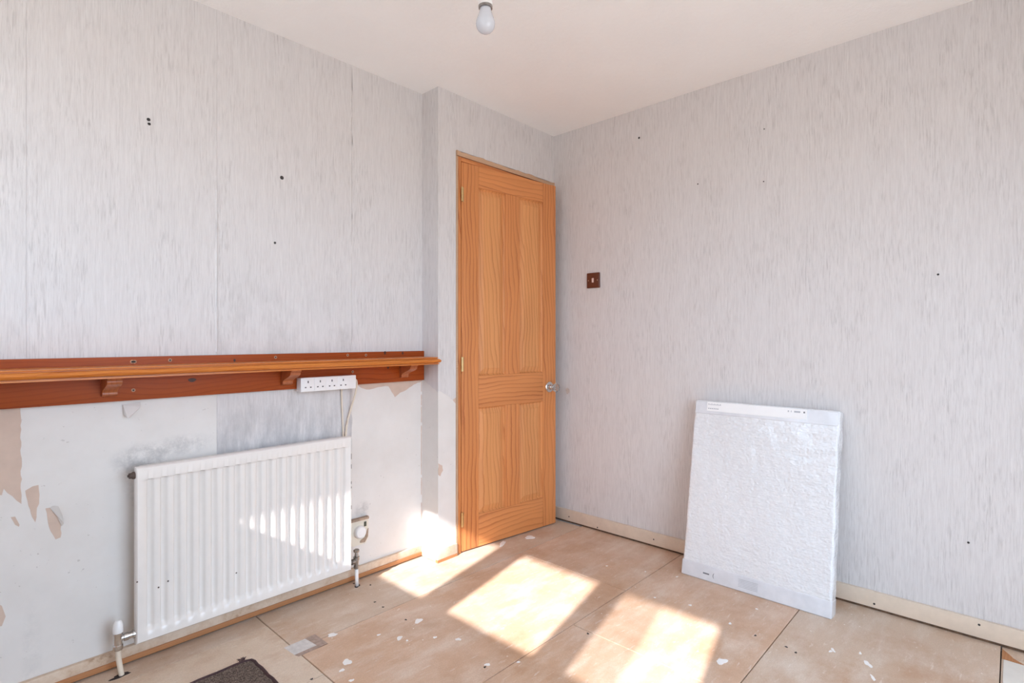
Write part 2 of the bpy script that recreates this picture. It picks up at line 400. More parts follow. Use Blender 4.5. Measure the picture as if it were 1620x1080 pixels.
def epart(name, bm, m):
    o = obj(name, bm, m); o.parent = ev; o.matrix_parent_inverse = Matrix.Translation(-ev.location)
bm = bmesh.new(); box(bm, (-3.74, YB, 2.05), (XW - .121, .4, 2.12)); epart('sun_cut_top', bm, M['outside'])
bm = bmesh.new(); prism(bm, [Vector((-3.42, y, z)) for y, z in ((-.555, 2.049), (-.25, 1.2), (.3, 1.2), (.3, 2.049))], Vector((.04, 0, 0))); epart('sun_cut_side', bm, M['outside'])  # sloping board added to shape the sun on the radiator

# wallpaper lengths on the left wall: thin sheets with torn lower edges
def torn(pts, amp=.006, step=.02):
    """roughen a polygon given as (a, b, torn?) where torn edges get jitter"""
    o = []
    for i, (a, b, t) in enumerate(pts):
        a2, b2, _ = pts[(i + 1) % len(pts)]; o.append((a, b))
        if t:
            L = math.hypot(a2 - a, b2 - b); n = max(1, int(L / step)); 
            for j in range(1, n):
                q = j / n; s = random.uniform(-amp, amp); nx, ny = (b2 - b) / L, -(a2 - a) / L
                o.append((a + (a2 - a) * q + nx * s, b + (b2 - b) * q + ny * s))
    return o
def sheet(name, pts, ax, val, off, m, parent, label=None):
    bm = bmesh.new()
    P = [Vector((a, val, b)) if ax == 1 else Vector((val, a, b)) for a, b in pts]
    ov = Vector((0, off, 0)) if ax == 1 else Vector((off, 0, 0))
    prism(bm, P, ov)
    return obj(name, bm, m, parent, label=label)
T = .0015
drops = [(-3.04, -2.372, .95), (-2.3715, -1.8425, .90), (-1.8418, -1.283, None), (-1.2825, S - .0005, .93)]
for x0, x1, zb in drops:
    if zb is None:
        pts = torn([(x0, H, 0), (x0, .36, 1), (x1 - .02, .36, 1), (x1, .62, 1), (x1, H, 0)], .003)
        sheet('wallpaper_length', pts, 1, FACE - .0001, -T, M['wallpaper_mould'], wl, 'wallpaper length left on below the shelf, grey with mould')
    else:
        sheet('wallpaper_length', torn([(x0, H, 0), (x0, zb, 1), (x1, zb, 0), (x1, H, 0)], .004), 1, FACE - .0001, -T, M['wallpaper'], wl)
def pxpoly(pts, ax, val): return [((hit(u, v, ax, val).x if ax == 1 else hit(u, v, ax, val).y), hit(u, v, ax, val).z) for u, v in pts]
def rough(pts, amp=.0025, step=.012): return torn([(a, b, 1) for a, b in pts], amp, step)
PATCH = [
 [(-60, 640), (33, 640), (34, 797), (20, 785), (6, 773), (3, 783), (-60, 790)],
 [(40, 776), (52, 769), (61, 767), (62, 790), (58, 810), (56, 826), (51, 818), (45, 800)],
 [(72, 804), (80, 803), (90, 815), (97, 830), (96, 850), (88, 853), (80, 840), (75, 820)],
 [(17, 818), (24, 817), (31, 830), (30, 833), (24, 830)],
 [(-30, 944), (3, 958), (9, 975), (3, 990), (-30, 1000)],
 [(566, 609), (571, 613), (580, 616), (593, 614), (607, 611), (615, 611), (620, 620), (625, 628), (633, 621), (644, 616), (655, 608), (667, 603), (671, 597), (566, 603)]]
for pp in PATCH:
    sheet('plaster_patch', rough(pxpoly(pp, 1, D), .002), 1, FACE - .0001, -.0006, M['plaster'], wl, 'bare beige plaster where lining paper has torn away')
for z0, z1 in ((.815, .872), (.745, .80), (.66, .74), (.40, .645), (.30, .385), (.12, .26)):
    sheet('corner_crack', torn([(S - .0065, z0, 1), (S - .0065, z1, 0), (S - .003, z1, 1), (S - .003, z0, 0)], .0009, .012), 1, FACE - .0001, -.0008, M['plaster'], wl, 'brown crack down the corner')
bm = bmesh.new(); prism(bm, [Vector((-1.8475, FACE - T, 1.03)), Vector((-1.8425, FACE - T - .0035, 1.03)), Vector((-1.8405, FACE - T, 1.03))], Vector((.0, .0, .60)))
obj('lifted_seam', bm, M['wallpaper'], wl, label='wallpaper seam lifting from the wall')
def flap(pts, lift):
    bm = bmesh.new(); V = []
    for (u, v), q in zip(pts, lift):
        p = hit(u, v, 1, D); V.append(Vector((p.x, FACE - .0012 - q, p.z)))
    prism(bm, V, Vector((0, -.0008, 0))); return obj('torn_flap', bm, M['lining_plain'], wl, label='curled flap of torn lining paper')
flap([(79, 803), (84, 799), (91, 799), (97, 812), (100, 826), (97, 831), (90, 817)], [0, .006, .012, .016, .014, .006, .002])
flap([(194, 640), (222, 636), (221, 643), (203, 659), (199, 660), (195, 655)], [.002, .002, .012, .026, .024, .008])
# scuffs of grey filler, nails and holes on the left wall
for u, v, r in ((235, 189, .006), (236, 196, .005), (446, 281, .008), (435, 384, .005)):
    p = hit(u, v, 1, D); bm = bmesh.new(); lathe(bm, [(0, 0), (r, .0), (r * .8, .003), (0, .0035)], Matrix.Translation((p.x, FACE - T, p.z)) @ Matrix.Rotation(math.pi / 2, 4, 'X'), 8)
    obj('nail_hole', bm, M['dark'], wl, label='dark nail hole in wallpaper')
# sheets on the return and beside the door
sheet('wallpaper_length', torn([(0.0, H, 0), (0.0, .815, 1), (D, .875, 0), (D, H, 0)], .006), 0, S + .0001, -T, M['wallpaper'], wd)
sheet('wallpaper_length', torn([(S - T, H, 0), (S - T, .825, 1), (-.835, .80, 1), (-.80, .775, 1), (JX0, .785, 0), (JX0, HZ, 0), (0, HZ, 0), (0, H, 0)], .005), 1, .0001, -T, M['wallpaper'], wd)
sheet('plaster_patch', rough([(-.81, .785), (JX0 - .001, .79), (JX0 - .001, .755), (-.79, .765)], .003), 1, .0, -.0006, M['plaster'], wd)
sheet('plaster_patch', rough([(S + .0, .475), (-.865, .46), (-.86, .435), (-.878, .41), (S, .42)], .003), 1, .0, -.0006, M['plaster'], wd)
for u, v, r in ((1011, 218, .006), (1484, 434, .004), (1532, 858, .004), (1104, 291, .0035), (1209, 204, .003), (1208, 287, .003)):
    p = hit(u, v, 0, 0); bm = bmesh.new(); lathe(bm, [(0, 0), (r, .0), (r * .8, .002), (0, .0025)], Matrix.Translation((0, p.y, p.z)) @ Matrix.Rotation(-math.pi / 2, 4, 'Y'), 8)
    obj('nail_hole', bm, M['dark'], wr, label='dark nail hole in wallpaper')

# floor: bearers below, chipboard sheets on top
fl = struct(bxo('floor', (XW - .12, YB - .1, -.12), (.1, D + .15, -.0215), M['subfloor'], label='bare chipboard floor with paint spots'))
def board(x0, y0, x1, y1, m='chip', dz=0, g=.0016):
    bm = bmesh.new(); box(bm, (x0 + g, y0 + g, -.021), (x1 - g, y1 - g, dz), .0012, 1); return obj('chipboard_sheet', bm, M[m], fl)
WALLX = -.0015
board(-1.705, -.22, -.02, .122, 'chip_grey'); board(-2.97, .004, -1.705, .122, 'chip_grey')
board(-2.97, -.42, -1.705, .004, 'chip_pale', .0006)
board(-1.705, -.825, -.538, -.22); board(-.538, -.825, WALLX, -.22)
board(-2.97, -.825, -1.705, -.42, 'chip_pale')
board(-1.9, -1.418, -.915, -.825); board(-.915, -1.418, WALLX, -.825); board(-2.97, -1.418, -1.9, -.825)
board(-1.3, -2.013, WALLX, -1.418, 'chip_grey'); board(-2.97, -2.013, -1.3, -1.418, 'chip_grey')
board(-.60, -2.74, -.075, -2.013, 'white_board' if False else 'chip_pale', -.002); board(-.075, -2.74, WALLX, -2.013, 'chip_grey', -.001); board(-2.97, -2.74, -.60, -2.013, 'chip')
def floor_patch(name, pts, m, h=.0009, label=None, rg=.0):
    q = [(p[0], p[1]) for p in pts]
    if rg: q = rough(q, rg, .008)
    bm = bmesh.new(); prism(bm, [Vector((a, b, .0)) for a, b in q], Vector((0, 0, h))); return obj(name, bm, m, fl, label=label)
floor_patch('white_board', [(-.11, -2.02), (-.60, -2.02), (-.60, -2.6), (-.11, -2.6)], M['white_board'], .001, 'white painted board let into the floor corner')
floor_patch('bare_wedge', [(-.030, -2.0155), (-.107, -2.0155), (-.1085, -2.074), (-.082, -2.045), (-.06, -2.034)], M['bare_wood'], .0012, 'triangle of bare orange wood')
floor_patch('tape_strip', [(-1.728, -.180), (-1.62, -.180), (-1.618, -.252), (-1.722, -.252)], M['tape'], .0012, 'silver tape over a floor joint')
floor_patch('tape_strip', [(-1.65, -.178), (-1.612, -.178), (-1.610, -.268), (-1.640, -.268)], M['tape_brown'], .0016, 'brown tape over a floor joint')
floor_patch('tape_strip', [(-1.722, -.250), (-1.615, -.250), (-1.615, -.268), (-1.716, -.268)], M['tape_brown'], .0015)
def blob(cx, cy, rx, ry, n=11, a=0):
    o = []; n = max(n, 18); p1, p2, p3 = (random.uniform(0, 6.3) for _ in range(3))
    for i in range(n):
        t = 2 * math.pi * i / n; r = .85 + .17 * math.sin(2 * t + p1) + .13 * math.sin(3 * t + p2) + .08 * math.sin(5 * t + p3); x, y = rx * r * math.cos(t), ry * r * math.sin(t)
        o.append((cx + x * math.cos(a) - y * math.sin(a), cy + x * math.sin(a) + y * math.cos(a)))
    return o
def fpt(u, v): p = hit(u, v, 2, 0); return p.x, p.y
SPOTS = [(838, 850, .035, .020), (795, 860, .045, .012), (632, 1009, .014, .012), (549, 1047, .020, .016), (662, 982, .026, .012), (1142, 1046, .022, .018), (688, 1008, .008, .007), (725, 1011, .009, .012), (599, 1004, .008, .006), (526, 1004, .022, .012),
 (1092, 957, .009, .006), (1155, 986, .009, .006), (1036, 945, .007, .005), (1071, 912, .007, .005), (771, 1051, .011, .008), (820, 1047, .008, .004), (960, 895, .006, .005), (1021, 904, .006, .004), (1373, 1050, .022, .010), (1381, 1072, .018, .006), (1318, 1028, .014, .006), (1361, 1033, .010, .004), (644, 1013, .006, .005), (541, 1060, .010, .008), (556, 1076, .009, .007), (1314, 1030, .008, .006), (1197, 963, .006, .005)]
for u, v, rx, ry in SPOTS:
    x, y = fpt(u, v); floor_patch('paint_spot', blob(x, y, rx, ry, 11, random.uniform(-.6, .6)), M['paint'], .0008 if rx < .03 else .003)
for u, v in ((642, 980), (593, 952), (606, 960), (1195, 1005), (1244, 1023), (1259, 1032), (767, 1055), (930, 1002), (586, 925), (560, 923), (478, 1017), (493, 1074)):
    x, y = fpt(u, v); floor_patch('nail_head', blob(x, y, .005, .005, 7), M['dark'], .0008)

# skirting boards
bl = struct(bxo('baseboard_left', (XW, D - .015, .018), (S - .0165, FACE - .0002, .055), M['skirting_worn'], bev=.002, label='worn cream skirting under the radiator'))
bxo('bare_strip', (XW, D - .019, .006), (S - .0165, D - .0005, .0235), M['bare_wood'], bl, .001, label='unpainted orange lower edge')
br = struct(bxo('baseboard_right', (-.016, YB, .0105), (-.0002, -.0005, .074), M['skirting'], bev=.002, label='cream skirting along the right wall'))
bxo('gap_shade_strip', (-.009, YB, .0), (-.0003, -.0006, .0115), M['gap'], br, label='dark brown strip standing in for shade in the gap under the skirting')  # shade of the skirting gap put in as a dark strip
for u, v in ((900, 817), (945, 834), (1034, 853), (1549, 988), (1383, 955)):
    p = hit(u, v, 0, -.016); bm = bmesh.new(); lathe(bm, [(0, 0), (.004, 0), (.003, .001), (0, .0012)], Matrix.Translation((-.016, p.y, p.z)) @ Matrix.Rotation(-math.pi / 2, 4, 'Y'), 8); obj('nail_hole', bm, M['dark'], br)
bxo('gap_shade_strip', (XW, D - .008, 0), (S - .0165, D - .0005, .0058), M['gap'], bl)  # dark strip for the shade under the left skirting
bst = struct(bxo('baseboard_return', (S - .016, -.0005, .004), (S - T - .0002, D - .0005, .06), M['skirting_worn'], bev=.002, label='short skirting on the wall return'))
bdo = struct(bxo('baseboard_door', (S - .016, -.016, .0125), (JX0 - .004, -T - .0002, .062), M['skirting_worn'], bev=.002, label='short stained skirting beside the door'))
bxo('bare_strip', (S - .017, -.018, .0), (JX0 - .004, -T - .0004, .012), M['bare_wood'], bdo)

# ------------------------------------------------------------------ door lining and door
tl = struct(empty('trim_1', (JX0, 0, 0))); tl['label'] = 'pine door lining with ragged bare timber head'
def tp(name, a, b, m, bev=.0015, label=None):
    o = bxo(name, a, b, m, bev=bev, label=label); o.parent = tl; o.matrix_parent_inverse = Matrix.Translation(-tl.location); return o
tp('jamb', (JX0 + .0005, -.004, 0), (-.7655, .115, 1.993), M['old_timber'], label='pale bare timber edge of the jamb')
tp('jamb', (-.765, -.006, 0), (-.7475, .115, 1.992), M['door_v'])
tp('jamb', (-.072, .002, 0), (JX1 - .0005, .115, 1.992), M['door_v'])
tp('head', (-.747, -.006, 1.972), (-.0725, .115, 1.992), M['door_h'])
bm = bmesh.new()
top = [(JX0 + .0005, 2.019)] + [(JX0 + (.0 - JX0) * i / 26, 2.017 + random.uniform(-.005, .003)) for i in range(1, 26)] + [(-.001, 2.018)]
prism(bm, [Vector((x, -.012, z)) for x, z in top] + [Vector((-.001, -.012, 1.9945)), Vector((JX0 + .0005, -.012, 1.9935))], Vector((0, .1, 0)))
hd = obj('lintel_strip', bm, M['old_timber'], label='ragged strip of bare timber over the door'); hd.parent = tl; hd.matrix_parent_inverse = Matrix.Translation(-tl.location)

TH = math.radians(6.6)
door = struct(empty('door_1', (-.745, -.007, 0), -TH)); door['label'] = 'four-panel pine door standing slightly ajar'
Z0, Z1, W, TK = .007, 1.967, .667, .035
def dp(name, a, b, m, bev=.0012): return bxo(name, a, b, M[m], door, bev)
dp('stile', (0, 0, Z0), (.107, TK, Z1), 'door_v'); dp('stile', (.566, 0, Z0), (W, TK, Z1), 'door_v')
g = .0004
for z0, z1 in ((1.857, Z1), (.722, .887), (Z0, .172)): dp('rail', (.107 + g, 0, z0), (.566 - g, TK, z1), 'door_h')
for z0, z1 in ((.172, .722), (.887, 1.857)): dp('muntin', (.286, 0, z0 + g), (.389, TK, z1 - g), 'door_v')
def panel(x0, x1, z0, z1):
    """raised field with sloping margins, set back from the rails"""
    bm = bmesh.new(); m1, m2 = .006, .034
    def ring(i, y): return [bm.verts.new((x0 + i, y, z0 + i)), bm.verts.new((x1 - i, y, z0 + i)), bm.verts.new((x1 - i, y, z1 - i)), bm.verts.new((x0 + i, y, z1 - i))]
    R = [ring(-.0, .026), ring(0, .004), ring(m1, .013), ring(m1 + .001, .0135), ring(m2, .0055), ring(m2 + .0015, .004)]
    for A, B in zip(R, R[1:]):
        for i in range(4): bm.faces.new([A[i], A[(i + 1) % 4], B[(i + 1) % 4], B[i]])
    bm.faces.new(R[-1]); bm.faces.new(R[0][::-1]); bmesh.ops.recalc_face_normals(bm, faces=bm.faces[:])
    obj('panel', bm, M['door_p'], door)
for x0, x1 in ((.107, .286), (.389, .566)):
    panel(x0 + g, x1 - g, .887 + g, 1.857 - g); panel(x0 + g, x1 - g, .172 + g, .722 - g)
for z in (1.805, .95, .168):
    bm = bmesh.new()
    for i in range(5): lathe(bm, [(.0045, z - .036 + i * .0146), (.0045, z - .036 + i * .0146 + .0136)], Matrix.Translation((-.001, -.005, 0)), 10)
    box(bm, (.001, -.0012, z - .036), (.012, .001, z + .036)); obj('hinge', bm, M['brass'], door, smooth=True, label='small brass butt hinge')
KN = Matrix.Translation((.616, 0, .80)) @ Matrix.Rotation(math.pi / 2, 4, 'X')   # local z points into the room
bm = bmesh.new(); lathe(bm, [(.030, 0), (.030, .003), (.026, .006), (.014, .008), (.011, .016), (.013, .022), (.009, .028), (.008, .034)], KN, 28)
ks = obj('knob', bm, M['chrome'], door, smooth=True, label='chrome rose with cut-glass knob')
bm = bmesh.new(); lathe(bm, [(.010, .033), (.022, .042), (.027, .054), (.022, .066), (.012, .071)], KN, 8); obj('glass_grip', bm, M['crystal'], ks, label='faceted clear glass grip')

# brown smudge where the knob meets the wall
bm = bmesh.new(); p = hit(898, 618, 0, 0)
prism(bm, [Vector((-.0001, p.y + .016 * math.cos(t) * random.uniform(.7, 1.1), p.z + .02 * math.sin(t) * random.uniform(.7, 1.1))) for t in [i * math.pi / 7 for i in range(14)]], Vector((-.0004, 0, 0)))
obj('knob_dent', bm, plain('rubbed_paper', (.58, .50, .45), .7, var=.15, sc_=90), wr, label='rubbed brown mark left by the door knob')

# light switch
p = hit(928, 444.2, 0, -.011)
lsw = empty('light_switch', (0, p.y - .043, p.z), label='brown square light switch with pink rocker beside the door', cat='switch')
bm = bmesh.new(); box(bm, (-.011, -.043, -.043), (-.0003, .043, .043), .004, 3); obj('plate', bm, M['brown'], lsw, smooth=True)
bm = bmesh.new(); box(bm, (-.015, -.006, -.0125), (-.010, .006, .0125), .0015); obj('rocker', bm, M['pink'], lsw)
for y in (-.030, .030):
    bm = bmesh.new(); lathe(bm, [(.0035, 0), (.0035, .0006), (0, .001)], Matrix.Translation((-.011, y, 0)) @ Matrix.Rotation(-math.pi / 2, 4, 'Y'), 12); obj('screw', bm, M['steel'], lsw)

# ------------------------------------------------------------------ shelf along the left wall
shf = empty('wall_shelf', (-1.9, D, .87), label='long varnished orange pine shelf on a backboard with corbels', cat='shelf')
def sp(o, root): o.parent = root; o.matrix_parent_inverse = root.matrix_world.inverted() if False else Matrix.Translation(-root.location); return o
YF = D - .0205                                      # backboard front
XL, XR = -2.93, S - .004
sp(bxo('backboard', (XL, YF, .8735), (XR, D - .0004, 1.018), M['shelf'], bev=.0015), shf)
# moulded shelf: profile in (y, z), ovolo front, mitred return on its right end
YS = -.040; ZT, ZB = .991, .957
prof = [(0, ZT), (.008, ZT - .001), (.009, ZT - .004), (.005, ZT - .0055), (.005, ZT - .0075), (.012, ZT - .009), (.0175, ZT - .013), (.020, ZT - .018), (.0185, ZT - .023), (.014, ZT - .0265), (.0085, ZT - .0275), (.0085, ZT - .0295), (.013, ZT - .030), (.013, ZT - .034)]
bm = bmesh.new(); rings = []
def pr(depth, z):                                   # depth: how far the profile stands out
    yb = YS + .020
    xe = XR - .028
    return [bm.verts.new((XL, yb - depth, z)), bm.verts.new((xe + depth, yb - depth, z)), bm.verts.new((xe + depth, YF - .0003, z))]
back = [pr(d, z) for d, z in prof]
for A, B in zip(back, back[1:]):
    for i in range(2): bm.faces.new([A[i], A[i + 1], B[i + 1], B[i]])
tb = bm.verts.new((XL, YF - .0003, ZT)); bb = bm.verts.new((XL, YF - .0003, prof[-1][1]))
bm.faces.new([back[0][0], back[0][1], back[0][2], tb][::-1]); bm.faces.new([back[-1][0], back[-1][1], back[-1][2], bb])
bm.faces.new([tb] + [r[0] for r in back] + [bb]); bm.faces.new([tb, back[0][2]] + [r[2] for r in back[1:]] + [bb])
bmesh.ops.recalc_face_normals(bm, faces=bm.faces[:])
sp(obj('shelf_board', bm, M['shelf_edge'], smooth=True, label='shelf top with moulded ovolo edge'), shf)
for xb in (-2.194, -1.612, -1.043, -2.77):
    bm = bmesh.new(); zt = ZB - .0005; zb_ = zt - .064; L = .096
    cur = [(L, zt), (L - .004, zt - .008)]
    for i in range(13):
        t = i / 12; cur.append((L - .010 - (L - .030) * t + .014 * math.sin(2 * math.pi * t), zt - .008 - .050 * t))
    cur += [(.010, zb_), (0, zb_)]
    prism(bm, [Vector((xb, YF - .0003, zt))] + [Vector((xb, YF - .0003 - a, b)) for a, b in cur], Vector((.040, 0, 0)))
    sp(obj('corbel', bm, M['corbel'], smooth=True), shf)
for u, v in ((209, 572), (213, 572), (269, 569.5), (436, 565), (550, 561.5), (579, 561.5), (211, 617), (558, 588)):
    p = hit(u, v, 1, YF); bm = bmesh.new(); Mx = Matrix.Translation((p.x, YF, p.z)) @ Matrix.Rotation(math.pi / 2, 4, 'X')
    lathe(bm, [(.0062, 0), (.0055, .0012), (.003, .0012), (.0028, .0004), (0, .0003)], Mx, 14); q_ = sp(obj('screw', bm, M['countersink'], smooth=True, label='screw in a pale countersunk hole'), shf)
    bm = bmesh.new(); lathe(bm, [(.0030, .0004), (.0030, .0014), (0, .0015)], Mx, 10); r_ = obj('recess', bm, M['dark'], q_)
    
for u, v, rx, rz in ((304, 601, .013, .007), (371, 570, .004, .006), (609, 558, .006, .008), (637, 558.5, .005, .007), (614, 581.5, .006, .005)):
    p = hit(u, v, 1, YF); bm = bmesh.new()
    prism(bm, [Vector((p.x + rx * math.cos(t) * (1 + .15 * math.sin(3 * t)), YF - .0001, p.z + rz * math.sin(t))) for t in [i * math.pi / 9 for i in range(18)]], Vector((0, -.0004, 0)))
    sp(obj('knot', bm, M['knot'], label='dark wood knot'), shf)
# four-way socket strip screwed to the backboard
xa, xb_, za, zb_ = -1.548, -1.298, .862, .920
es = empty('extension_socket', ((xa + xb_) / 2, YF, za), label='white four-way socket strip fixed under the shelf', cat='power strip')
yf = YF - .040
bm = bmesh.new(); box(bm, (xa, yf, za), (xb_, YF - .0006, zb_), .003, 2); sp(obj('case', bm, M['white_plastic'], smooth=True), es)
pw = .0525
for i in range(4):
    cx = xa + .004 + pw * (i + .5)
    sp(bxo('socket_face', (cx - pw / 2 + .0008, yf - .0012, za + .003), (cx + pw / 2 - .0008, yf + .0005, zb_ - .003), M['white_plastic'], bev=.0006), es)
    for dx, dz, sw, sh in ((0, .011, .004, .009), (-.011, -.011, .0066, .0042), (.011, -.011, .0066, .0042)):
        zc = (za + zb_) / 2
        sp(bxo('pin_slot', (cx + dx - sw / 2, yf - .0016, zc + dz - sh / 2), (cx + dx + sw / 2, yf - .0010, zc + dz + sh / 2), M['dark']), es)
sp(bxo('fuse_cover', (xb_ - .030, yf - .0014, za + .036), (xb_ - .003, yf + .0005, zb_ - .008), M['white_plastic'], bev=.0006), es)
bm = bmesh.new(); tube(bm, spline([(xb_ - .004, yf + .018, .899), (xb_ + .008, yf + .016, .897), (xb_ + .013, yf + .016, .880), (xb_ + .010, yf + .022, .84), (xb_ + .004, D - .012, .77), (xb_ - .018, D - .010, .68), (xb_ - .026, D - .008, .50), (xb_ - .02, D - .008, .30)]), .0042)
sp(obj('flex', bm, M['cable'], smooth='all', label='cream flex hanging from the strip'), es)
bm = bmesh.new(); tube(bm, spline([(-1.337, D - .006, .885), (-1.336, D - .006, .80), (-1.330, D - .006, .68), (-1.325, D - .006, .4)]), .0035)
obj('wall_cable', bm, M['cable'], smooth='all', label='thin cream cable running down the wallpaper behind the radiator', cat='cable')

# ------------------------------------------------------------------ radiator
RX0, RX1, RZ0, RZ1, RY = -2.114, -1.332, .083, .659, .040
rad = empty('radiator', ((RX0 + RX1) / 2, D, RZ0), label='white ribbed panel radiator under the pine shelf', cat='radiator')
bm = bmesh.new()
NR = 19; x_first, x_last = -2.068, -1.366; pitch = (x_last - x_first) / (NR - 1)
xs = [(RX0, 0.012), (RX0 + .002, .003), (RX0 + .005, .0), (RX0 + .020, .0)]
for i in range(NR):
    c = x_first + i * pitch
    xs += [(c - .0165, .0040), (c - .0145, .0060), (c - .0118, .0130), (c - .0098, .0150), (c - .0030, .0152), (c + .0002, .0135), (c + .0040, .0065), (c + .0066, .0040), (c + .0110, .0032), (c + .0180, .0035)]
xs += [(RX1 - .008, .0), (RX1 - .005, 0), (RX1 - .002, .003), (RX1, .012)]
edge = {0, 1, 2, len(xs) - 1, len(xs) - 2, len(xs) - 3}
zs = [(RZ0, 0, .012), (RZ0 + .002, 0, .003), (RZ0 + .005, 0, 0), (RZ0 + .030, 0, 0), (RZ0 + .036, .25, 0), (RZ0 + .046, .9, 0), (RZ0 + .052, 1, 0), (RZ1 - .049, 1, 0), (RZ1 - .046, .92, 0), (RZ1 - .0425, .12, 0), (RZ1 - .041, 0, 0), (RZ1 - .005, 0, 0), (RZ1 - .002, 0, .003), (RZ1, 0, .012)]
grid = []
for z, k, e in zs:
    row = []
    for i, (x, y) in enumerate(xs):
        yy = y if i in edge else y * k
        row.append(bm.verts.new((x, RY + max(yy, e), z)))
    grid.append(row)
for A, B in zip(grid, grid[1:]):
    for i in range(len(xs) - 1): bm.faces.new([A[i], A[i + 1], B[i + 1], B[i]])
per = grid[0][:] + [r[-1] for r in grid[1:]] + grid[-1][-2::-1] + [r[0] for r in grid[-2:0:-1]]
bk = [bm.verts.new((v.co.x, RY + .022, v.co.z)) for v in per]
for i in range(len(per)): j = (i + 1) % len(per); bm.faces.new([per[i], bk[i], bk[j], per[j]])
bm.faces.new(bk)
bmesh.ops.recalc_face_normals(bm, faces=bm.faces[:])
sp(obj('ribbed_panel', bm, M['rad'], smooth=True), rad)
sp(bxo('rear_fins', (RX0 + .02, RY + .0225, RZ0 + .04), (RX1 - .02, RY + .052, RZ1 - .004), M['rad']), rad)
for x in (RX0 + .14, RX1 - .16): sp(bxo('bracket', (x, RY + .0522, RZ0 + .06), (x + .03, D - .0004, RZ1 - .05), M['rad']), rad)
for v0, v1 in ((716, 727), (733, 742), (760, 766), (768, 773), (798, 806)):
    z0 = hit(556, v1, 1, RY).z; z1 = hit(556, v0, 1, RY).z
    sp(bxo('paint_chip', (RX1 - .0005, RY + .013, z0), (RX1 + .0006, RY + .021, z1), M['rad_chip']), rad)
    sp(bxo('paint_chip', (RX1 - .004, RY + .0010, z0 + .002), (RX1 - .0012, RY + .0045, z1 - .004), M['rad_chip']), rad)
for u, v in ((215, 921), (251, 929), (266, 919), (374, 906)):
    p = hit(u, v, 1, RY); bm = bmesh.new(); lathe(bm, [(.0028, 0), (.0024, .0006), (0, .0007)], Matrix.Translation((max(p.x, RX0 + .004), RY + (.0005 if v < 925 else .001), p.z)) @ Matrix.Rotation(math.pi / 2, 4, 'X'), 7); sp(obj('paint_chip', bm, M['rad_chip']), rad)
# bleed plug, top left
bm = bmesh.new(); lathe(bm, [(.012, 0), (.012, .006), (.009, .010), (.009, .016), (.004, .017), (.004, .020)], Matrix.Translation((RX0 + .001, RY + .016, RZ1 - .026)) @ Matrix.Rotation(-math.pi / 2, 4, 'Y'), 12)
sp(obj('bleed_plug', bm, M['rad_chip'], smooth=True, label='dark bleed plug'), rad)
# left lockshield valve with white cap and bent cream pipe
vx, vy = -2.158, RY + .018
bm = bmesh.new()
lathe(bm, [(.0125, .082), (.014, .085), (.014, .097), (.0115, .099), (.0115, .128), (.013, .130), (.013, .137)], Matrix.Translation((vx, vy, 0)), 16)
lathe(bm, [(.009, 0), (.009, .014), (.0125, .015), (.0125, .027), (.010, .028), (.010, .038), (.014, .039), (.014, .045)], Matrix.Translation((vx, vy, .116)) @ Matrix.Rotation(math.pi / 2, 4, 'Y'), 12)
va = sp(obj('valve', bm, M['chrome'], smooth=True, label='chrome lockshield valve'), rad)
bm = bmesh.new(); lathe(bm, [(.014, .137), (.0145, .141), (.0135, .160), (.010, .172), (.0065, .176), (0, .177)], Matrix.Translation((vx, vy, 0)), 18)
c_ = obj('cap', bm, M['white_plastic'], va, smooth=True, label='white plastic valve cap'); c_.matrix_parent_inverse = Matrix.Translation(-rad.location) if False else Matrix.Identity(4)
bm = bmesh.new(); tube(bm, spline([(vx, vy, .09), (vx + .001, vy, .06), (vx + .004, vy - .004, .03), (vx + .008, vy - .008, .0)]), .0078, 12); sp(obj('pipe', bm, M['cable'], smooth='all', label='cream painted pipe'), rad)
bm = bmesh.new(); prism(bm, [Vector((a, b, 0)) for a, b in rough(blob(vx + .004, vy - .010, .034, .012, 12), .002, .01)], Vector((0, 0, .0010))); obj('pipe_hole', bm, M['dark'], fl)
# right valve
vx2, vy2 = -1.300, RY + .018
bm = bmesh.new()
lathe(bm, [(.008, .075), (.0115, .078), (.0115, .090), (.009, .092), (.010, .112), (.013, .114), (.013, .128), (.009, .130), (.007, .146), (.012, .148), (.013, .156), (.010, .160)], Matrix.Translation((vx2, vy2, 0)), 12)
lathe(bm, [(.008, 0), (.008, .012), (.012, .013), (.012, .024), (.009, .025), (.009, .033)], Matrix.Translation((vx2, vy2, .110)) @ Matrix.Rotation(-math.pi / 2, 4, 'Y'), 12)
sp(obj('valve', bm, M['dull_chrome'], smooth=True, label='tarnished valve splashed with paint'), rad)
bm = bmesh.new(); tube(bm, [(vx2, vy2, .078), (vx2 + .001, vy2, .04), (vx2 + .002, vy2 - .001, .0)], .0078, 12); sp(obj('pipe', bm, M['paint'], smooth='all', label='white painted pipe'), rad)
bm = bmesh.new(); prism(bm, [Vector((a, b, 0)) for a, b in blob(vx2 + .002, vy2 - .002, .016, .016, 12)], Vector((0, 0, .0008))); obj('pipe_hole', bm, M['dark'], fl)

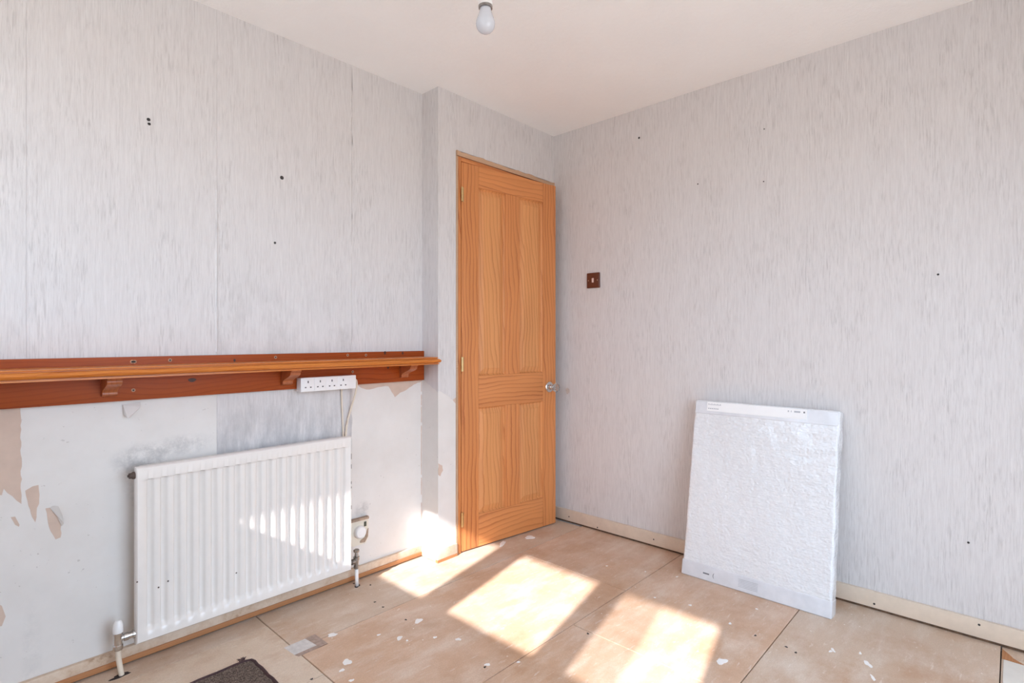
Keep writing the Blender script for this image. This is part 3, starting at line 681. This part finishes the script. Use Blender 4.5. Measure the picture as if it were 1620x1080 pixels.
# old cream wall box beside the radiator
bx0 = hit(557, 830, 1, D).x; bx1 = hit(581, 820, 1, D).x; bz1 = hit(580, 818, 1, D).z
wb = empty('wall_box', ((bx0 + bx1) / 2, D, .2), label='broken cream wall box with round knob beside the radiator', cat='wall box')
yb = D - .012
bm = bmesh.new(); prism(bm, [Vector((x, FACE - .0003, z)) for x, z in ((bx0 - .02, bz1), (bx1, bz1), (bx1, .175), (bx1 - .012, .152), (bx1 - .035, .150), (bx0 - .0, .150), (bx0 - .02, .165))], Vector((0, -.010, 0))); sp(obj('backplate', bm, M['cream_plastic']), wb)
sp(bxo('top_edge', (bx0 - .02, D - .020, bz1 - .001), (bx1 - .002, D - .0, bz1 + .010), M['mortar'], bev=.002, label='dark broken top edge'), wb)
sp(bxo('slot', (bx1 - .022, D - .0125, bz1 - .034), (bx1 - .012, D - .0088, bz1 - .014), plain('green_slot', (.07, .075, .05), .5)), wb)
bm = bmesh.new(); lathe(bm, [(.028, 0), (.028, .010), (.026, .018), (.022, .0215), (0, .022)], Matrix.Translation((bx0 + .030, D - .009, .210)) @ Matrix.Rotation(math.pi / 2, 4, 'X'), 28); sp(obj('round_cover', bm, M['paint'], smooth=True, label='round off-white cover'), wb)
bm = bmesh.new()
prism(bm, [Vector((x, D - .0095, z)) for x, z in ((bx1 - .001, .215), (bx1 - .010, .205), (bx1 - .018, .178), (bx1 - .04, .170), (bx1 - .044, .160), (bx1 - .020, .156), (bx1 - .004, .178))], Vector((0, -.003, 0))); sp(obj('broken_rim', bm, M['mortar']), wb)

# ------------------------------------------------------------------ wrapped panel leaning on the right wall
TKP = .066
bl_, br_ = hit(1079, 906, 2, 0), hit(1314, 981, 2, 0)
xf = (bl_.x + br_.x) / 2; y1, y0 = bl_.y, br_.y
WP, HP = abs(y1 - y0), .80
ang = math.asin(min(.3, (-xf - TKP - .004) / HP)) if -xf > TKP else .08
for _ in range(20): ang = math.asin(max(0, (-xf - .003 - TKP * math.cos(ang)) / HP))
pn = empty('wrapped_panel', (xf, (y0 + y1) / 2, .0005), label='new radiator in clear bubble wrap leaning on the right wall', cat='package')
pn.rotation_euler = (0, ang, 0)                      # local x = thickness to the wall, local z = up the slope
def disp(v, amp, s): return amp * noise.noise(Vector((v.x * s, v.y * s, v.z * s)))
bm = bmesh.new(); box(bm, (.006, -WP / 2 + .006, .006), (TKP - .004, WP / 2 - .006, HP - .006), .008, 3); obj('radiator_body', bm, M['rad'], pn, smooth=True)
bm = bmesh.new(); box(bm, (.0, -WP / 2, .055), (TKP, WP / 2, HP - .0), .012, 4)
bmesh.ops.subdivide_edges(bm, edges=[e for e in bm.edges if e.calc_length() > .05], cuts=46, use_grid_fill=True)
for v in bm.verts:
    q = v.co; a = .0022 * noise.noise(Vector((q.x * 30, q.y * 12, q.z * 70))) + .0022 * noise.noise(Vector((q.x * 30, q.y * 55 + 9, q.z * 14)))
    a += .0028 * noise.noise(Vector((q.y * 7, q.z * 5, 3)))
    if q.x < TKP * .5: q.x += a
    if q.y < -WP / 2 + .015: q.y -= .004 * noise.noise(Vector((q.x * 40, q.z * 22, 5)))
obj('bubble_wrap', bm, M['film'], pn, smooth='all', label='creased shiny bubble film')
bm = bmesh.new(); box(bm, (-.002, -WP / 2 - .002, .0), (TKP + .001, WP / 2 + .002, .068), .006, 3); obj('end_band', bm, M['cap'], pn, smooth=True, label='smooth pale grey foot band')
bm = bmesh.new(); box(bm, (-.0032, -WP / 2 + .004, HP - .062), (.0, WP / 2 - .006, HP - .006), .0012, 1); obj('end_band', bm, M['cap'], pn, smooth=True, label='pale grey film band at the top')
bm = bmesh.new(); box(bm, (-.0044, -WP / 2 + .118, HP - .048), (-.0034, WP / 2 - .062, HP - .006)); lb = obj('paper_label', bm, M['label'], pn, label='white paper strip with tiny print')
yl = WP / 2 - .062
def mark(dy0, dy1, dz0, dz1, m='print', x=-.0047, par=lb):
    bm = bmesh.new(); box(bm, (x, yl - dy1, HP - dz1), (x + .0004, yl - dy0, HP - dz0)); obj('print_mark', bm, M[m], par)
for i in range(9): mark(.006 + i * .0068, .010 + i * .0068, .014 + (i % 2) * .002, .020, 'faint')
for i in range(6): mark(.006 + i * .0085, .012 + i * .0085, .034, .039, 'faint')
LW = WP - .18
for a, b in ((LW - .075, LW - .070), (LW - .063, LW - .060), (LW - .050, LW - .026), (LW - .014, LW - .008)): mark(a, b, .015, .022, 'print' if a > LW - .02 else 'faint')
fb = [o for o in pn.children if o.name.startswith('end_band')][0]
def fmark(y_a, y_b, z_a, z_b, m):
    bm = bmesh.new(); box(bm, (-.0026, min(y_a, y_b), z_a), (-.0021, max(y_a, y_b), z_b)); obj('print_mark', bm, M[m], fb)
fmark(WP / 2 - .100, WP / 2 - .128, .028, .034, 'print')
bm = bmesh.new(); yc = WP / 2 - .150
outer = [(yc + .010 * math.cos(t) - .004, .030 + .013 * math.sin(t)) for t in [-1.1 + 2.2 * i / 10 for i in range(11)]]
inner = [(yc + .006 * math.cos(t) - .003, .030 + .0125 * math.sin(t)) for t in [1.1 - 2.2 * i / 10 for i in range(11)]]
prism(bm, [Vector((-.0021, a, b)) for a, b in outer + inner], Vector((-.0005, 0, 0))); obj('print_mark', bm, M['print'], fb)
for i in range(6): fmark(WP / 2 - .255, WP / 2 - .335, .018 + i * .006, .0205 + i * .006, 'faint')

# ------------------------------------------------------------------ bare bulb on its pendant
BX, BY = -1.3973, -.8476
pb = empty('pendant_bulb', (BX, BY, H), label='pearl glass light bulb in a white ceiling pendant holder', cat='light bulb')
zb2 = 2.0235 - H
bm = bmesh.new(); pts = [(0, 0)]
pts += [(.030 * math.sin(t), .030 - .030 * math.cos(t)) for t in [i * math.pi / 14 for i in range(1, 10)]]
pts += [(.0255, .048), (.021, .060), (.0175, .072), (.0165, .084)]
lathe(bm, [(r, zb2 + h) for r, h in pts], Matrix.Identity(4), 32); obj('glass_bulb', bm, M['bulb'], pb, smooth='all')
bm = bmesh.new(); lathe(bm, [(.0185, zb2 + .076), (.0215, zb2 + .077), (.0215, zb2 + .083), (.0185, zb2 + .084)], Matrix.Identity(4), 28); obj('collar', bm, M['dull_chrome'], pb, smooth=True, label='dark metal collar')
bm = bmesh.new(); lathe(bm, [(.0225, zb2 + .084), (.0225, zb2 + .096), (.0195, zb2 + .100), (.0185, zb2 + .125), (.012, zb2 + .135), (.006, zb2 + .145)], Matrix.Identity(4), 28); obj('lamp_holder', bm, M['white_plastic'], pb, smooth=True)
bm = bmesh.new(); tube(bm, [(0, 0, zb2 + .14), (0, 0, -.018)], .0032); obj('flex', bm, M['white_plastic'], pb, smooth='all')
bm = bmesh.new(); lathe(bm, [(.008, -.032), (.034, -.022), (.040, -.012), (.040, -.0003)], Matrix.Identity(4), 28); obj('ceiling_rose', bm, M['white_plastic'], pb, smooth=True)

# ------------------------------------------------------------------ carpet offcut
cp = empty('carpet_offcut', (-2.2, -.6, 0), label='dark brown carpet offcut with bound edge on the pale boards', cat='carpet')
cx0, cx1, cy0, cy1 = -2.62, -1.829, -1.25, -.170
bm = bmesh.new(); box(bm, (cx0, cy0, .0008), (cx1 - .006, cy1 - .006, .0085), .002, 1); sp(obj('pile', bm, M['carpet']), cp)
bm = bmesh.new(); pts = []
for i in range(40): pts.append((cx1 - .006 + .0015 * math.sin(i * 2.1), cy0 + (cy1 - .03 - cy0) * i / 39, .0068))
pts += [(cx1 - .010, cy1 - .014, .0068), (cx1 - .030, cy1 - .005, .0068)]
for i in range(30): pts.append((cx1 - .035 + (cx0 - cx1 + .035) * i / 29, cy1 - .005 + .0012 * math.sin(i * 1.7), .0068))
tube(bm, pts, .0058, 8); sp(obj('binding', bm, M['binding'], smooth='all', label='dark purple-brown edge binding'), cp)
bm = bmesh.new(); random.seed(3)
for i in range(16):
    a = random.uniform(.5, 2.6); L = random.uniform(.010, .022); b = Vector((cx1 - .035 + random.uniform(-.008, .008), cy1 - .003, .009))
    tube(bm, [b, b + Vector((math.cos(a) * L * .5, math.sin(a) * L * .5, .007)), b + Vector((math.cos(a) * L, math.sin(a) * L, .004))], [.0016, .0012, .0006], 5)
sp(obj('frayed_tuft', bm, M['binding'], kind='stuff'), cp)
bpy.context.view_layer.update()
